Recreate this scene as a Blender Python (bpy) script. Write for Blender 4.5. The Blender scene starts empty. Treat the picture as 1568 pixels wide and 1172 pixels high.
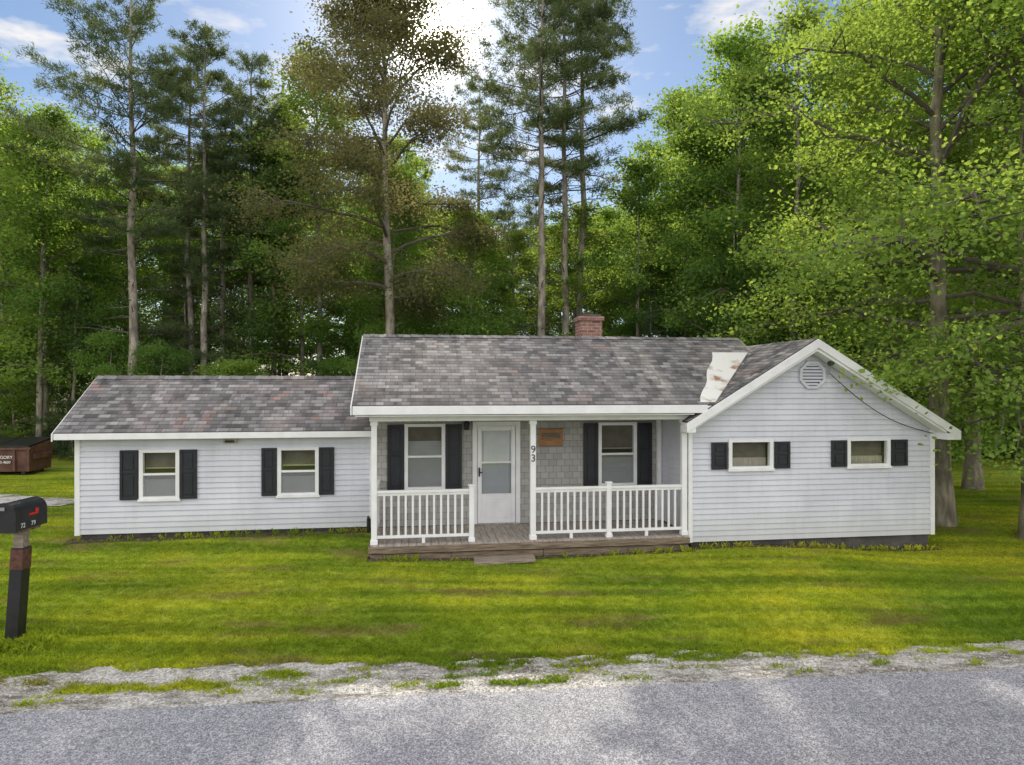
import bpy, math, random
import numpy as np
from mathutils import Vector, Matrix
random.seed(3)
sc=bpy.context.scene
TH=math.radians(8.0); C=math.cos(TH); S=math.sin(TH)
def l2w(x,y): return (C*x-S*y, S*x+C*y)
def ss(a,b,v):
    t=np.clip((v-a)/(b-a),0,1); return t*t*(3-2*t)
def terr(X,Y):
    X=np.asarray(X,float); Y=np.asarray(Y,float)
    Xc=np.clip(X,-15,15)
    ly=C*Y-S*Xc-.1*(X-Xc); r=Y-.1*X; lx=C*X+S*Y
    z=-.2+.1*ss(8.1,9.4,r)+.1*ss(9.5,12.3,ly)+.2*ss(12.5,14.2,ly)
    z=z-.17*ss(6,10,lx)*ss(9,12,ly)*(1-ss(20,30,ly))
    z=z+2.2*ss(32,90,Y)
    z=z+.03*np.sin(X*.7+1)*np.sin(Y*.9)*ss(8.6,10,r)
    return z
# ---------------------------------------------------------------- materials
def newmat(name):
    m=bpy.data.materials.new(name); m.use_nodes=True; nt=m.node_tree; nt.nodes.clear()
    o=nt.nodes.new('ShaderNodeOutputMaterial')
    return m,nt,o
def ramp(nt,fac,stops):
    r=nt.nodes.new('ShaderNodeValToRGB'); e=r.color_ramp.elements
    e[0].position=stops[0][0]; e[0].color=(*stops[0][1],1)
    e[1].position=stops[-1][0]; e[1].color=(*stops[-1][1],1)
    for p,c in stops[1:-1]:
        q=e.new(p); q.color=(*c,1)
    if fac is not None: nt.links.new(fac,r.inputs[0])
    return r.outputs[0]
def mixc(nt,fac,a,b,bt='MIX'):
    m=nt.nodes.new('ShaderNodeMix'); m.data_type='RGBA'; m.blend_type=bt
    for i,v in ((0,fac),(6,a),(7,b)):
        if isinstance(v,(int,float)): m.inputs[i].default_value=v
        elif isinstance(v,tuple): m.inputs[i].default_value=(*v,1)
        else: nt.links.new(v,m.inputs[i])
    return m.outputs[2]
def noise(nt,vec,scale,detail=3,rough=.55):
    n=nt.nodes.new('ShaderNodeTexNoise'); n.inputs['Scale'].default_value=scale
    n.inputs['Detail'].default_value=detail; n.inputs['Roughness'].default_value=rough
    if vec is not None: nt.links.new(vec,n.inputs['Vector'])
    return n.outputs['Fac']
def mapping(nt,vec,scale=(1,1,1),rot=(0,0,0)):
    m=nt.nodes.new('ShaderNodeMapping'); m.inputs['Scale'].default_value=scale; m.inputs['Rotation'].default_value=rot
    nt.links.new(vec,m.inputs['Vector']); return m.outputs[0]
def math_(nt,op,a,b=0.0,c=0.0):
    m=nt.nodes.new('ShaderNodeMath'); m.operation=op
    for i,v in enumerate((a,b,c)):
        if isinstance(v,(int,float)): m.inputs[i].default_value=v
        else: nt.links.new(v,m.inputs[i])
    return m.outputs[0]
def pos(nt): return nt.nodes.new('ShaderNodeNewGeometry').outputs['Position']
def objc(nt): return nt.nodes.new('ShaderNodeTexCoord').outputs['Object']
def uvc(nt): return nt.nodes.new('ShaderNodeTexCoord').outputs['UV']
def finish(nt,o,col,rough=.6,bump=None,bs=.3,bd=.01,spec=.4,metal=0):
    b=nt.nodes.new('ShaderNodeBsdfPrincipled')
    if isinstance(col,tuple): b.inputs['Base Color'].default_value=(*col,1)
    else: nt.links.new(col,b.inputs['Base Color'])
    b.inputs['Roughness'].default_value=rough
    b.inputs['Specular IOR Level'].default_value=spec; b.inputs['Metallic'].default_value=metal
    if bump is not None:
        bp=nt.nodes.new('ShaderNodeBump'); bp.inputs['Strength'].default_value=bs; bp.inputs['Distance'].default_value=bd
        nt.links.new(bump,bp.inputs['Height']); nt.links.new(bp.outputs[0],b.inputs['Normal'])
    nt.links.new(b.outputs[0],o.inputs['Surface']); return b
def simple(name,c,rough=.5,var=.15,scale=6,metal=0,spec=.4,bs=.15,stretch=(1,1,1)):
    m,nt,o=newmat(name); v=mapping(nt,objc(nt),stretch)
    f=noise(nt,v,scale,4,.6)
    d=tuple(x*(1-var) for x in c); l=tuple(min(1,x*(1+var)) for x in c)
    col=ramp(nt,f,[(.3,d),(.7,l)])
    finish(nt,o,col,rough,noise(nt,v,scale*12,2),bs,.003,spec,metal); return m
M={}
M['white']=simple('white_paint',(.80,.80,.82),.5,.08,3)
def siding():
    m,nt,o=newmat('vinyl_siding'); v=objc(nt)
    f=noise(nt,v,1.3,4,.6); col=ramp(nt,f,[(.3,(.56,.575,.65)),(.65,(.67,.685,.76))])
    f2=noise(nt,mapping(nt,v,(7,7,.5)),1.5,4,.6)
    col=mixc(nt,ramp(nt,f2,[(.5,(0,0,0)),(.8,(.3,.3,.3))]),col,(.42,.42,.43))
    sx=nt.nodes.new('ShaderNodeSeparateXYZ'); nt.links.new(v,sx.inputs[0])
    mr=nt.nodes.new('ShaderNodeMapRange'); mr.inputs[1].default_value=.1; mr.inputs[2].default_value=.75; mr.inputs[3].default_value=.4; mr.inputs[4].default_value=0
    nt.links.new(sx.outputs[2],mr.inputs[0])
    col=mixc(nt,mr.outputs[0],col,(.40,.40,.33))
    finish(nt,o,col,.5,noise(nt,mapping(nt,v,(1,1,8)),9,3),.1,.003); return m
M['siding']=siding()
M['lap_shadow']=simple('siding_lap_shadow',(.30,.31,.36),.7)  # dark lap underside, painted in to strengthen the lap shadow lines
def shingle_roof():
    m,nt,o=newmat('asphalt_shingles'); v=uvc(nt)
    nz=nt.nodes.new('ShaderNodeTexNoise'); nz.inputs['Scale'].default_value=3; nt.links.new(v,nz.inputs['Vector'])
    vv=nt.nodes.new('ShaderNodeVectorMath'); vv.operation='MULTIPLY_ADD'; nt.links.new(nz.outputs['Color'],vv.inputs[0]); vv.inputs[1].default_value=(.03,.012,0); nt.links.new(v,vv.inputs[2])
    def brick(w,off,c1,c2,mort,ms):
        b=nt.nodes.new('ShaderNodeTexBrick'); nt.links.new(vv.outputs[0],b.inputs['Vector'])
        b.inputs['Scale'].default_value=1; b.inputs['Brick Width'].default_value=w; b.inputs['Row Height'].default_value=.125
        b.offset=off; b.inputs['Mortar Size'].default_value=ms; b.inputs['Mortar Smooth'].default_value=.2; b.inputs['Bias'].default_value=0
        b.inputs['Color1'].default_value=(*c1,1); b.inputs['Color2'].default_value=(*c2,1); b.inputs['Mortar'].default_value=(*mort,1)
        return b
    b=brick(.23,.37,(.145,.14,.145),(.36,.345,.35),(.12,.12,.12),.005)
    b2=brick(.145,.61,(.5,.5,.5),(1.2,1.2,1.2),(.85,.85,.85),.003)
    col=mixc(nt,.85,b.outputs['Color'],b2.outputs['Color'],'MULTIPLY')
    fine=noise(nt,v,140,2,.8); col=mixc(nt,.55,col,ramp(nt,fine,[(.3,(.5,.5,.5)),(.7,(1.3,1.3,1.3))]),'MULTIPLY')
    bl=noise(nt,v,.9,4,.6); col=mixc(nt,ramp(nt,bl,[(.54,(0,0,0)),(.70,(.5,.5,.5))]),col,(.32,.265,.235))
    bl3=noise(nt,mapping(nt,v,(1,.6,1)),.45,3,.6); col=mixc(nt,1.0,col,ramp(nt,bl3,[(.3,(.8,.8,.8)),(.7,(1.25,1.23,1.2))]),'MULTIPLY')
    b3=brick(.23,.37,(0,0,0),(1,1,1),(0,0,0),.01); z=noise(nt,v,.55,2,.5)
    mm=math_(nt,'MULTIPLY',ramp(nt,b3.outputs['Color'],[(.78,(0,0,0)),(.84,(1,1,1))]),ramp(nt,z,[(.56,(0,0,0)),(.62,(.6,.6,.6))]))
    col=mixc(nt,mm,col,(.34,.18,.13))
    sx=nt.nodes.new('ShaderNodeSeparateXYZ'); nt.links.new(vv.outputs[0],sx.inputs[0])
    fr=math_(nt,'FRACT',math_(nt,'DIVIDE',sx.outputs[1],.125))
    course_shadow=ramp(nt,fr,[(0,(.3,.3,.3)),(.14,(.7,.7,.7)),(.28,(1,1,1)),(1,(1,1,1))])  # shadow line at each course bottom, painted into the shingle colour
    col=mixc(nt,.85,col,course_shadow,'MULTIPLY')
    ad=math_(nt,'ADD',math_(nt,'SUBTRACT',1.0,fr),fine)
    finish(nt,o,col,.9,ad,.6,.012,.25); return m
M['roof']=shingle_roof()
def cedar():
    m,nt,o=newmat('painted_wall_shingles'); v=uvc(nt)
    b=nt.nodes.new('ShaderNodeTexBrick'); nt.links.new(v,b.inputs['Vector']); b.inputs['Scale'].default_value=1
    b.inputs['Brick Width'].default_value=.17; b.inputs['Row Height'].default_value=.13; b.inputs['Mortar Size'].default_value=.004
    b.offset=.43
    b.inputs['Color1'].default_value=(.35,.34,.33,1); b.inputs['Color2'].default_value=(.44,.43,.41,1); b.inputs['Mortar'].default_value=(.16,.15,.14,1)
    f=noise(nt,mapping(nt,v,(30,2,1)),4,3); col=mixc(nt,.4,b.outputs['Color'],ramp(nt,f,[(.3,(.75,.75,.75)),(.7,(1.1,1.1,1.1))]),'MULTIPLY')
    finish(nt,o,col,.8,f,.3,.004); return m
M['cedar']=cedar()
M['shutter']=simple('black_shutter',(.018,.020,.026),.45,.3,5)
M['concrete']=simple('foundation_concrete',(.085,.08,.075),.9,.4,4,bs=.5)
M['soil_shade']=simple('soil_contact_shadow',(.07,.055,.035),.95,.5,6,bs=.6)  # soil colour kept dark to stand in for contact shadow at the walls
M['deckwood']=simple('weathered_wood',(.19,.145,.105),.85,.65,3,stretch=(1,6,14),bs=.5)
M['plank']=simple('old_plank',(.25,.205,.165),.85,.5,4,stretch=(1,12,6),bs=.5)
M['deckfloor']=simple('porch_floor',(.36,.32,.285),.8,.3,3,stretch=(6,1,6))
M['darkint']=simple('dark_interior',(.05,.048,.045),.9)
M['blind']=simple('window_blind',(.5,.5,.5),.7,.1,3)
M['curtain']=simple('curtain_cloth',(.42,.36,.32),.8,.25,8,stretch=(6,6,.5))
M['shade']=simple('window_shade',(.14,.115,.10),.8,.3,4)
M['black']=simple('black_metal',(.02,.02,.022),.35,.3,8)
M['brown']=simple('plaque_wood',(.36,.16,.06),.5,.3,6,stretch=(1,1,6))
M['rust']=simple('rusty_band',(.10,.045,.03),.8,.5,14)
M['beige']=simple('beige_box',(.4,.36,.28),.6)
M['red']=simple('red_flag',(.6,.02,.02),.4)
M['grey']=simple('grey_metal',(.35,.36,.37),.4,.15,6,metal=.6)
def brickm():
    m,nt,o=newmat('chimney_brick'); v=uvc(nt)
    b=nt.nodes.new('ShaderNodeTexBrick'); nt.links.new(v,b.inputs['Vector']); b.inputs['Scale'].default_value=1
    b.inputs['Brick Width'].default_value=.2; b.inputs['Row Height'].default_value=.07; b.inputs['Mortar Size'].default_value=.007
    b.inputs['Color1'].default_value=(.22,.09,.07,1); b.inputs['Color2'].default_value=(.36,.19,.15,1); b.inputs['Mortar'].default_value=(.38,.34,.3,1)
    col=mixc(nt,.6,b.outputs['Color'],ramp(nt,noise(nt,v,12,4),[(.3,(.5,.5,.5)),(.7,(1.2,1.2,1.2))]),'MULTIPLY')
    finish(nt,o,col,.85,b.outputs['Fac'],-.4,.01); return m
M['brick']=brickm()
def flash():
    m,nt,o=newmat('valley_flashing'); v=objc(nt)
    f=noise(nt,v,2.6,4,.6); col=ramp(nt,f,[(.36,(.36,.2,.13)),(.42,(.62,.57,.5)),(.5,(.8,.79,.77))])
    finish(nt,o,col,.5,noise(nt,v,5,3),.5,.02); return m
M['flash']=flash()
def glass():
    m,nt,o=newmat('window_glass')
    g=nt.nodes.new('ShaderNodeBsdfGlossy'); g.inputs['Roughness'].default_value=.03; g.inputs['Color'].default_value=(.9,.95,1,1)
    t=nt.nodes.new('ShaderNodeBsdfTransparent'); t.inputs['Color'].default_value=(.85,.88,.88,1)
    x=nt.nodes.new('ShaderNodeMixShader'); x.inputs[0].default_value=.1; nt.links.new(t.outputs[0],x.inputs[1]); nt.links.new(g.outputs[0],x.inputs[2])
    nt.links.new(x.outputs[0],o.inputs['Surface']); return m
M['glass']=glass()
def screen():
    m,nt,o=newmat('insect_screen')
    g=nt.nodes.new('ShaderNodeBsdfDiffuse'); g.inputs['Color'].default_value=(.32,.33,.34,1)
    t=nt.nodes.new('ShaderNodeBsdfTransparent')
    x=nt.nodes.new('ShaderNodeMixShader'); x.inputs[0].default_value=.45; nt.links.new(t.outputs[0],x.inputs[1]); nt.links.new(g.outputs[0],x.inputs[2])
    nt.links.new(x.outputs[0],o.inputs['Surface']); return m
M['screen']=screen()
def grasscol(nt,bright=1.0):
    p=pos(nt)
    a=noise(nt,p,.35,2,.6); s=noise(nt,mapping(nt,p,(.10,1.5,.3),(0,0,-.1)),1.3,2,.6); f=noise(nt,p,9,2,.7); h=noise(nt,p,45,1,.7)
    c=ramp(nt,a,[(.3,(.17,.255,.03)),(.5,(.28,.345,.036)),(.7,(.41,.42,.05))])
    c=mixc(nt,.85,c,ramp(nt,s,[(.32,(.55,.64,.58)),(.5,(1,1,1)),(.66,(1.5,1.35,1.1))]),'MULTIPLY')
    c=mixc(nt,.7,c,ramp(nt,f,[(.3,(.6,.66,.55)),(.7,(1.4,1.35,1.3))]),'MULTIPLY')
    c=mixc(nt,.5,c,ramp(nt,h,[(.3,(.5,.55,.5)),(.7,(1.4,1.4,1.3))]),'MULTIPLY')
    b=noise(nt,mapping(nt,p,(.45,1.5,.5)),1.0,3,.65)
    c=mixc(nt,ramp(nt,b,[(.55,(0,0,0)),(.67,(.65,.65,.65))]),c,(.26,.20,.09))
    if bright!=1.0: c=mixc(nt,1.0,c,(bright,bright,bright),'MULTIPLY')
    return c,f
def lawn():
    m,nt,o=newmat('lawn_ground'); c,f=grasscol(nt,.85)
    p=pos(nt); sx=nt.nodes.new('ShaderNodeSeparateXYZ'); nt.links.new(p,sx.inputs[0])
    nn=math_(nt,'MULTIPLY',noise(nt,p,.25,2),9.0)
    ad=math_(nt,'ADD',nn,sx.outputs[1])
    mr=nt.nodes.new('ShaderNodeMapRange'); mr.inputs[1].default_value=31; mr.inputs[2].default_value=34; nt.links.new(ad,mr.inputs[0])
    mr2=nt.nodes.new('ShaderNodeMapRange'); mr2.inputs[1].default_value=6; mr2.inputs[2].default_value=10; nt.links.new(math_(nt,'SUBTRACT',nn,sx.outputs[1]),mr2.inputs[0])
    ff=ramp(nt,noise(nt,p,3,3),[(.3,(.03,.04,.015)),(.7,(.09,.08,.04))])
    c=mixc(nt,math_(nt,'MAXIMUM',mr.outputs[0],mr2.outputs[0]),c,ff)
    finish(nt,o,c,.95,f,.5,.03,.1); return m
M['lawn']=lawn()
def blade(name='grass_blade',br=1.15):
    m,nt,o=newmat(name); c,f=grasscol(nt,br)
    d=nt.nodes.new('ShaderNodeBsdfDiffuse'); t=nt.nodes.new('ShaderNodeBsdfTranslucent'); nt.links.new(c,d.inputs[0]); 
    c2=mixc(nt,1.0,c,(1.3,1.3,.7),'MULTIPLY'); nt.links.new(c2,t.inputs[0])
    x=nt.nodes.new('ShaderNodeMixShader'); x.inputs[0].default_value=.4; nt.links.new(d.outputs[0],x.inputs[1]); nt.links.new(t.outputs[0],x.inputs[2]); nt.links.new(x.outputs[0],o.inputs['Surface'])
    return m
M['blade']=blade()
def asphalt():
    m,nt,o=newmat('asphalt'); p=pos(nt)
    vo=nt.nodes.new('ShaderNodeTexVoronoi'); vo.inputs['Scale'].default_value=85; nt.links.new(p,vo.inputs['Vector'])
    vc=nt.nodes.new('ShaderNodeRGBToBW'); nt.links.new(vo.outputs['Color'],vc.inputs[0])
    c=ramp(nt,vc.outputs[0],[(.15,(.15,.15,.17)),(.5,(.26,.26,.29)),(.8,(.48,.475,.51))])
    c=mixc(nt,.9,c,ramp(nt,noise(nt,mapping(nt,p,(.15,1,1),(0,0,-.1)),1.1,3),[(.3,(.85,.85,.85)),(.7,(1.15,1.15,1.15))]),'MULTIPLY')
    c=mixc(nt,.8,c,ramp(nt,noise(nt,p,11,4,.75),[(.3,(.7,.7,.7)),(.7,(1.3,1.3,1.3))]),'MULTIPLY')
    finish(nt,o,c,.85,vc.outputs[0],.35,.004,.3); return m
M['asphalt']=asphalt()
def gravel():
    m,nt,o=newmat('gravel'); p=pos(nt)
    vo=nt.nodes.new('ShaderNodeTexVoronoi'); vo.inputs['Scale'].default_value=48; nt.links.new(p,vo.inputs['Vector'])
    vc=nt.nodes.new('ShaderNodeRGBToBW'); nt.links.new(vo.outputs['Color'],vc.inputs[0])
    c=ramp(nt,vc.outputs[0],[(.1,(.30,.28,.26)),(.5,(.48,.46,.43)),(.9,(.70,.68,.65))])
    c=mixc(nt,.95,c,ramp(nt,noise(nt,mapping(nt,p,(.6,1.5,1)),2.6,6,.8),[(.40,(.30,.27,.22)),(.53,(1,1,1)),(.7,(1.2,1.2,1.2))]),'MULTIPLY')
    finish(nt,o,c,.9,vo.outputs['Distance'],-.6,.01,.2); return m
M['gravel']=gravel()
M['pebble']=simple('pebble_stone',(.40,.38,.36),.85,.6,14)
def leafm(name,dark,light,tr,tf=.5):
    m,nt,o=newmat(name); v=objc(nt); oi=nt.nodes.new('ShaderNodeObjectInfo')
    f=noise(nt,v,.7,0,.5); g=noise(nt,v,9,0,.6)
    b=math_(nt,'MULTIPLY',math_(nt,'ADD',f,g),.5)
    b=math_(nt,'ADD',b,math_(nt,'MULTIPLY_ADD',oi.outputs['Random'],.3,-.15))
    c=ramp(nt,b,[(.35,dark),(.65,light)])
    ct=ramp(nt,b,[(.35,tuple(x*.6 for x in tr)),(.65,tr)])
    d=nt.nodes.new('ShaderNodeBsdfDiffuse')
    t=nt.nodes.new('ShaderNodeBsdfTranslucent'); nt.links.new(c,d.inputs[0]); nt.links.new(ct,t.inputs[0])
    x=nt.nodes.new('ShaderNodeMixShader'); x.inputs[0].default_value=tf; nt.links.new(d.outputs[0],x.inputs[1]); nt.links.new(t.outputs[0],x.inputs[2]); nt.links.new(x.outputs[0],o.inputs['Surface'])
    return m
M['leaf']=leafm('maple_leaf',(.10,.19,.055),(.21,.32,.09),(.54,.70,.10))
M['leaf2']=leafm('forest_leaf',(.065,.145,.055),(.15,.26,.085),(.52,.72,.11))
M['leaf3']=leafm('dark_leaf',(.075,.095,.05),(.13,.155,.075),(.34,.30,.11),.45)
M['needle']=leafm('pine_needle',(.07,.125,.065),(.16,.21,.10),(.32,.37,.13),.35)
def bark(name,a,b):
    m,nt,o=newmat(name); v=mapping(nt,objc(nt),(1,1,.25))
    f=noise(nt,v,9,4,.7); g=noise(nt,objc(nt),1.3,2,.6)
    c=ramp(nt,f,[(.3,a),(.7,b)]); c=mixc(nt,.8,c,ramp(nt,g,[(.35,(.5,.5,.5)),(.65,(1.4,1.4,1.35))]),'MULTIPLY')
    finish(nt,o,c,.9,f,.8,.03,.2); return m
M['bark']=bark('grey_bark',(.17,.14,.115),(.46,.42,.37))
M['bark2']=bark('maple_bark',(.14,.12,.09),(.38,.34,.27))
M['twig']=simple('branch_bark',(.13,.11,.09),.9,.3,6)
# ---------------------------------------------------------------- mesh builder
OFF=(2.0,14.0,0.0)
class MB:
    def __init__(s): s.v=[];s.f=[];s.m=[];s.uv=[];s.mats=[]
    def mi(s,k):
        if k not in s.mats: s.mats.append(k)
        return s.mats.index(k)
    def face(s,pts,k,uv=None):
        i=len(s.v); s.v+=[tuple(p) for p in pts]; s.f.append(list(range(i,i+len(pts)))); s.m.append(s.mi(k)); s.uv.append(uv or [(p[0],p[2]) for p in pts])
    def box(s,x0,x1,y0,y1,z0,z1,k):
        P=lambda a,b,c:(a,b,c)
        s.face([P(x0,y0,z0),P(x1,y0,z0),P(x1,y0,z1),P(x0,y0,z1)],k)
        s.face([P(x1,y1,z0),P(x0,y1,z0),P(x0,y1,z1),P(x1,y1,z1)],k)
        s.face([P(x0,y1,z0),P(x0,y0,z0),P(x0,y0,z1),P(x0,y1,z1)],k,[(y1,z0),(y0,z0),(y0,z1),(y1,z1)])
        s.face([P(x1,y0,z0),P(x1,y1,z0),P(x1,y1,z1),P(x1,y0,z1)],k,[(y0,z0),(y1,z0),(y1,z1),(y0,z1)])
        s.face([P(x0,y0,z1),P(x1,y0,z1),P(x1,y1,z1),P(x0,y1,z1)],k,[(x0,y0),(x1,y0),(x1,y1),(x0,y1)])
        s.face([P(x0,y1,z0),P(x1,y1,z0),P(x1,y0,z0),P(x0,y0,z0)],k,[(x0,y1),(x1,y1),(x1,y0),(x0,y0)])
    def prism(s,a,b,k):
        n=len(a); s.face(a,k); s.face(b[::-1],k)
        for i in range(n):
            j=(i+1)%n; s.face([a[i],b[i],b[j],a[j]],k)
    def slab(s,q,t,k,kb,uvs=None):
        b=[(p[0],p[1],p[2]-t) for p in q]; n=len(q)
        s.face(q,k,uvs); s.face(b[::-1],kb)
        for i in range(n):
            j=(i+1)%n; s.face([b[i],b[j],q[j],q[i]],kb if kb!='roof' else k,[(0,0),(0,0),(0,0),(0,0)])
    def tube(s,path,rad,k,n=8,cap=True):
        path=[Vector(p) for p in path]; rings=[]
        if not hasattr(rad,'__len__'): rad=[rad]*len(path)
        for i,p in enumerate(path):
            d=(path[min(i+1,len(path)-1)]-path[max(i-1,0)]).normalized()
            a=d.cross(Vector((0,0,1)) if abs(d.z)<.9 else Vector((1,0,0))).normalized(); b=d.cross(a)
            rings.append([p+(a*math.cos(2*math.pi*j/n)+b*math.sin(2*math.pi*j/n))*rad[i] for j in range(n)])
        for i in range(len(rings)-1):
            for j in range(n):
                s.face([rings[i][j],rings[i][(j+1)%n],rings[i+1][(j+1)%n],rings[i+1][j]],k)
        if cap: s.face(rings[0][::-1],k); s.face(rings[-1],k)
    def obj(s,name,parent=None,off=(0,0,0),bevel=0,smooth=False):
        me=bpy.data.meshes.new(name)
        me.from_pydata([(a[0]-off[0],a[1]-off[1],a[2]-off[2]) for a in s.v],[],s.f)
        for k in s.mats: me.materials.append(M[k])
        me.polygons.foreach_set('material_index',s.m)
        ul=me.uv_layers.new(name='UVMap'); flat=[c for u in s.uv for p in u for c in p]; ul.data.foreach_set('uv',flat)
        me.update()
        o=bpy.data.objects.new(name,me); sc.collection.objects.link(o)
        if parent: o.parent=parent
        if bevel:
            w=o.modifiers.new('weld','WELD'); w.merge_threshold=.0005
            b=o.modifiers.new('bevel','BEVEL'); b.width=bevel; b.segments=2; b.limit_method='ANGLE'
        return o
def empty(name,loc=(0,0,0),rz=0):
    e=bpy.data.objects.new(name,None); e.empty_display_size=.3; sc.collection.objects.link(e); e.location=loc; e.rotation_euler=(0,0,rz); return e
# ---------------------------------------------------------------- house
hx,hy=l2w(OFF[0],OFF[1])
house=empty('clapboard_house',(hx,hy,0),TH)
def H(mb,name,**k): return mb.obj(name,house,OFF,**k)
def strips(mb,P,bounds,z0,z1,step,k,holes=(),out=.022):
    zs=[z0+i*step for i in range(int((z1-z0)/step)+2)]
    ke='lap_shadow' if k=='siding' else k
    for a in zs:
        b=min(a+step,z1)
        if a>=z1-1e-4: break
        cuts=sorted({a,b}|{h[i] for h in holes for i in (2,3) if a<h[i]<b})
        for c0,c1 in zip(cuts[:-1],cuts[1:]):
            l0,r0=bounds(c0); l1,r1=bounds(c1)
            if r0-l0<.01: continue
            hs=sorted([h for h in holes if h[2]<=c0+1e-5 and h[3]>=c1-1e-5])
            segs=[]; cl0,cl1=l0,l1
            for h in hs: segs.append((cl0,cl1,h[0],h[0])); cl0=cl1=h[1]
            segs.append((cl0,cl1,r0,r1))
            o0=out*(1-(c0-a)/step); o1=out*(1-(c1-a)/step)
            for p,q,r,t in segs:
                mb.face([P(p,o0,c0),P(r,o0,c0),P(t,o1,c1),P(q,o1,c1)],k,[(p,c0),(r,c0),(t,c1),(q,c1)])
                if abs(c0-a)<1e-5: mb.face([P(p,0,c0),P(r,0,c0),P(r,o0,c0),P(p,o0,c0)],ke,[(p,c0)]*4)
WW=[(-5.224,-4.535,.925,1.855),(-2.676,-1.928,.94,1.868)]
MW=[(-.21,.562,1.01,2.31),(3.79,4.583,1.01,2.31)]
DR=(1.16,2.10,.262,2.30)
GW=[(5.948,6.817,1.498,2.053),(8.411,9.296,1.51,2.053)]
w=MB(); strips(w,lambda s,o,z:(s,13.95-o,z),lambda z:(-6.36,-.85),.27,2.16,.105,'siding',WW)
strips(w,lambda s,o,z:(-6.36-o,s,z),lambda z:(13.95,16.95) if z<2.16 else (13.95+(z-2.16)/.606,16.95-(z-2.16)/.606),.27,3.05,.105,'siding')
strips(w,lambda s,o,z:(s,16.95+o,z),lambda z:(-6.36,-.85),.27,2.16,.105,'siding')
for x,y in ((-6.36,13.95),(-6.36,16.95)): w.box(x-.03,x+.06,y-.03,y+.06,.25,2.14,'white')
w.box(-.92,-.85,13.92,14.0,.25,2.14,'white')
H(w,'wing_siding')
w=MB()
def zl(x): return 4.0-.606*(7.57-x)
def zr(x): return 4.0-.59*(x-7.57)
gb=lambda z:(max(5.15,7.57-(3.87-z)/.606),min(10.26,7.57+(3.87-z)/.59))
strips(w,lambda s,o,z:(s,12.4-o,z),gb,.115,3.87,.105,'siding',GW)
strips(w,lambda s,o,z:(5.15-o,s,z),lambda z:(12.4,13.9),.27,2.56,.105,'siding')
strips(w,lambda s,o,z:(10.26+o,s,z),lambda z:(12.4,17.1),.115,2.4,.105,'siding')
strips(w,lambda s,o,z:(s,17.1+o,z),gb,.115,3.87,.105,'siding')
w.box(5.12,5.2,12.36,12.44,.11,2.40,'white'); w.box(10.20,10.29,12.36,12.44,.11,2.3,'white')
w.box(10.20,10.29,17.06,17.13,.11,2.3,'white')
H(w,'gable_siding')
w=MB(); strips(w,lambda s,o,z:(s,13.9-o,z),lambda z:(-.85,5.13),.26,2.56,.13,'cedar',MW+[DR],.014)
strips(w,lambda s,o,z:(-.85-o,s,z),lambda z:(13.9,17.0) if z<2.56 else (12.4+(z-2.56)/.52,17.0-(z-2.56)/.52),.27,3.9,.105,'siding')
strips(w,lambda s,o,z:(s,17.0+o,z),lambda z:(-.85,5.15),.26,2.56,.13,'siding')
w.box(5.03,5.12,13.80,13.88,.26,2.55,'white')
H(w,'main_walls')
w=MB(); w.box(-6.30,-.9,14.0,16.9,-.3,.28,'concrete'); w.box(5.2,10.21,12.45,17.05,-.5,.125,'concrete'); w.box(-.8,5.2,13.95,16.95,-.3,.27,'concrete')
H(w,'foundation')
# roofs
w=MB()
def rslab(q,i3=3):
    a=Vector(q[0]); L=[(Vector(p)-a) for p in q]
    e=(Vector(q[1])-a).normalized(); n=e.cross(Vector(q[i3])-a).normalized(); g=n.cross(e)
    uv=[(d.dot(e)+q[0][0],d.dot(g)) for d in L]
    w.slab(q,.03,'roof','roof',uv)
    q2=[(p[0],p[1],p[2]-.034) for p in q]
    c=sum((Vector(p) for p in q2),Vector())/len(q2)
    q2=[tuple(c+(Vector(p)-c)*.997) for p in q2]
    w.slab(q2,.07,'white','white')
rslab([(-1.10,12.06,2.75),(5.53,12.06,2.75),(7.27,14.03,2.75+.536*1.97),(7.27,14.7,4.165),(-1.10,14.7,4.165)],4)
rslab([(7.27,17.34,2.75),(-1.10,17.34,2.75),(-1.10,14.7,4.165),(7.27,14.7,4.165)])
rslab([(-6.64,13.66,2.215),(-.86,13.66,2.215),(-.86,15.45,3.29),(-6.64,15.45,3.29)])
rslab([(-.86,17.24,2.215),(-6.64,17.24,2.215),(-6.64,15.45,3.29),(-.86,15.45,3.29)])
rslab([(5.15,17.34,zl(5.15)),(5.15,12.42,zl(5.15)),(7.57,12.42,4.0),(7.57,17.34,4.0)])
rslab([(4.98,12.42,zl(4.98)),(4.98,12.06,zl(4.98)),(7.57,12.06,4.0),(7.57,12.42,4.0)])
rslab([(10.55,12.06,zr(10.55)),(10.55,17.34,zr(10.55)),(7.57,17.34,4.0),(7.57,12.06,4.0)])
for (x0,x1,y,z,sl) in ((-1.10,7.27,14.7,4.165,.535),(-6.64,-.87,15.45,3.29,.6)):
    n=int((x1-x0)/.14)
    for i in range(n):
        a=x0+(x1-x0)*i/n; b=x0+(x1-x0)*(i+1)/n; h=.008+.006*(i%2)
        for sg in (-1,1):
            w.face([(a,y,z+h+.006),(b,y,z+h),(b,y+sg*.13,z+h-.13*sl+.004),(a,y+sg*.13,z+h-.13*sl+.01)],'roof',[(a*.9,.02),(b*.9,.02),(b*.9,.1),(a*.9,.1)])
H(w,'roof')
w=MB()
w.box(-1.085,5.36,12.03,12.075,2.585,2.735,'white')
w.box(-1.05,5.12,12.08,13.9,2.55,2.575,'white')
w.box(-.82,5.12,12.33,12.47,2.455,2.548,'white')
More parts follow.
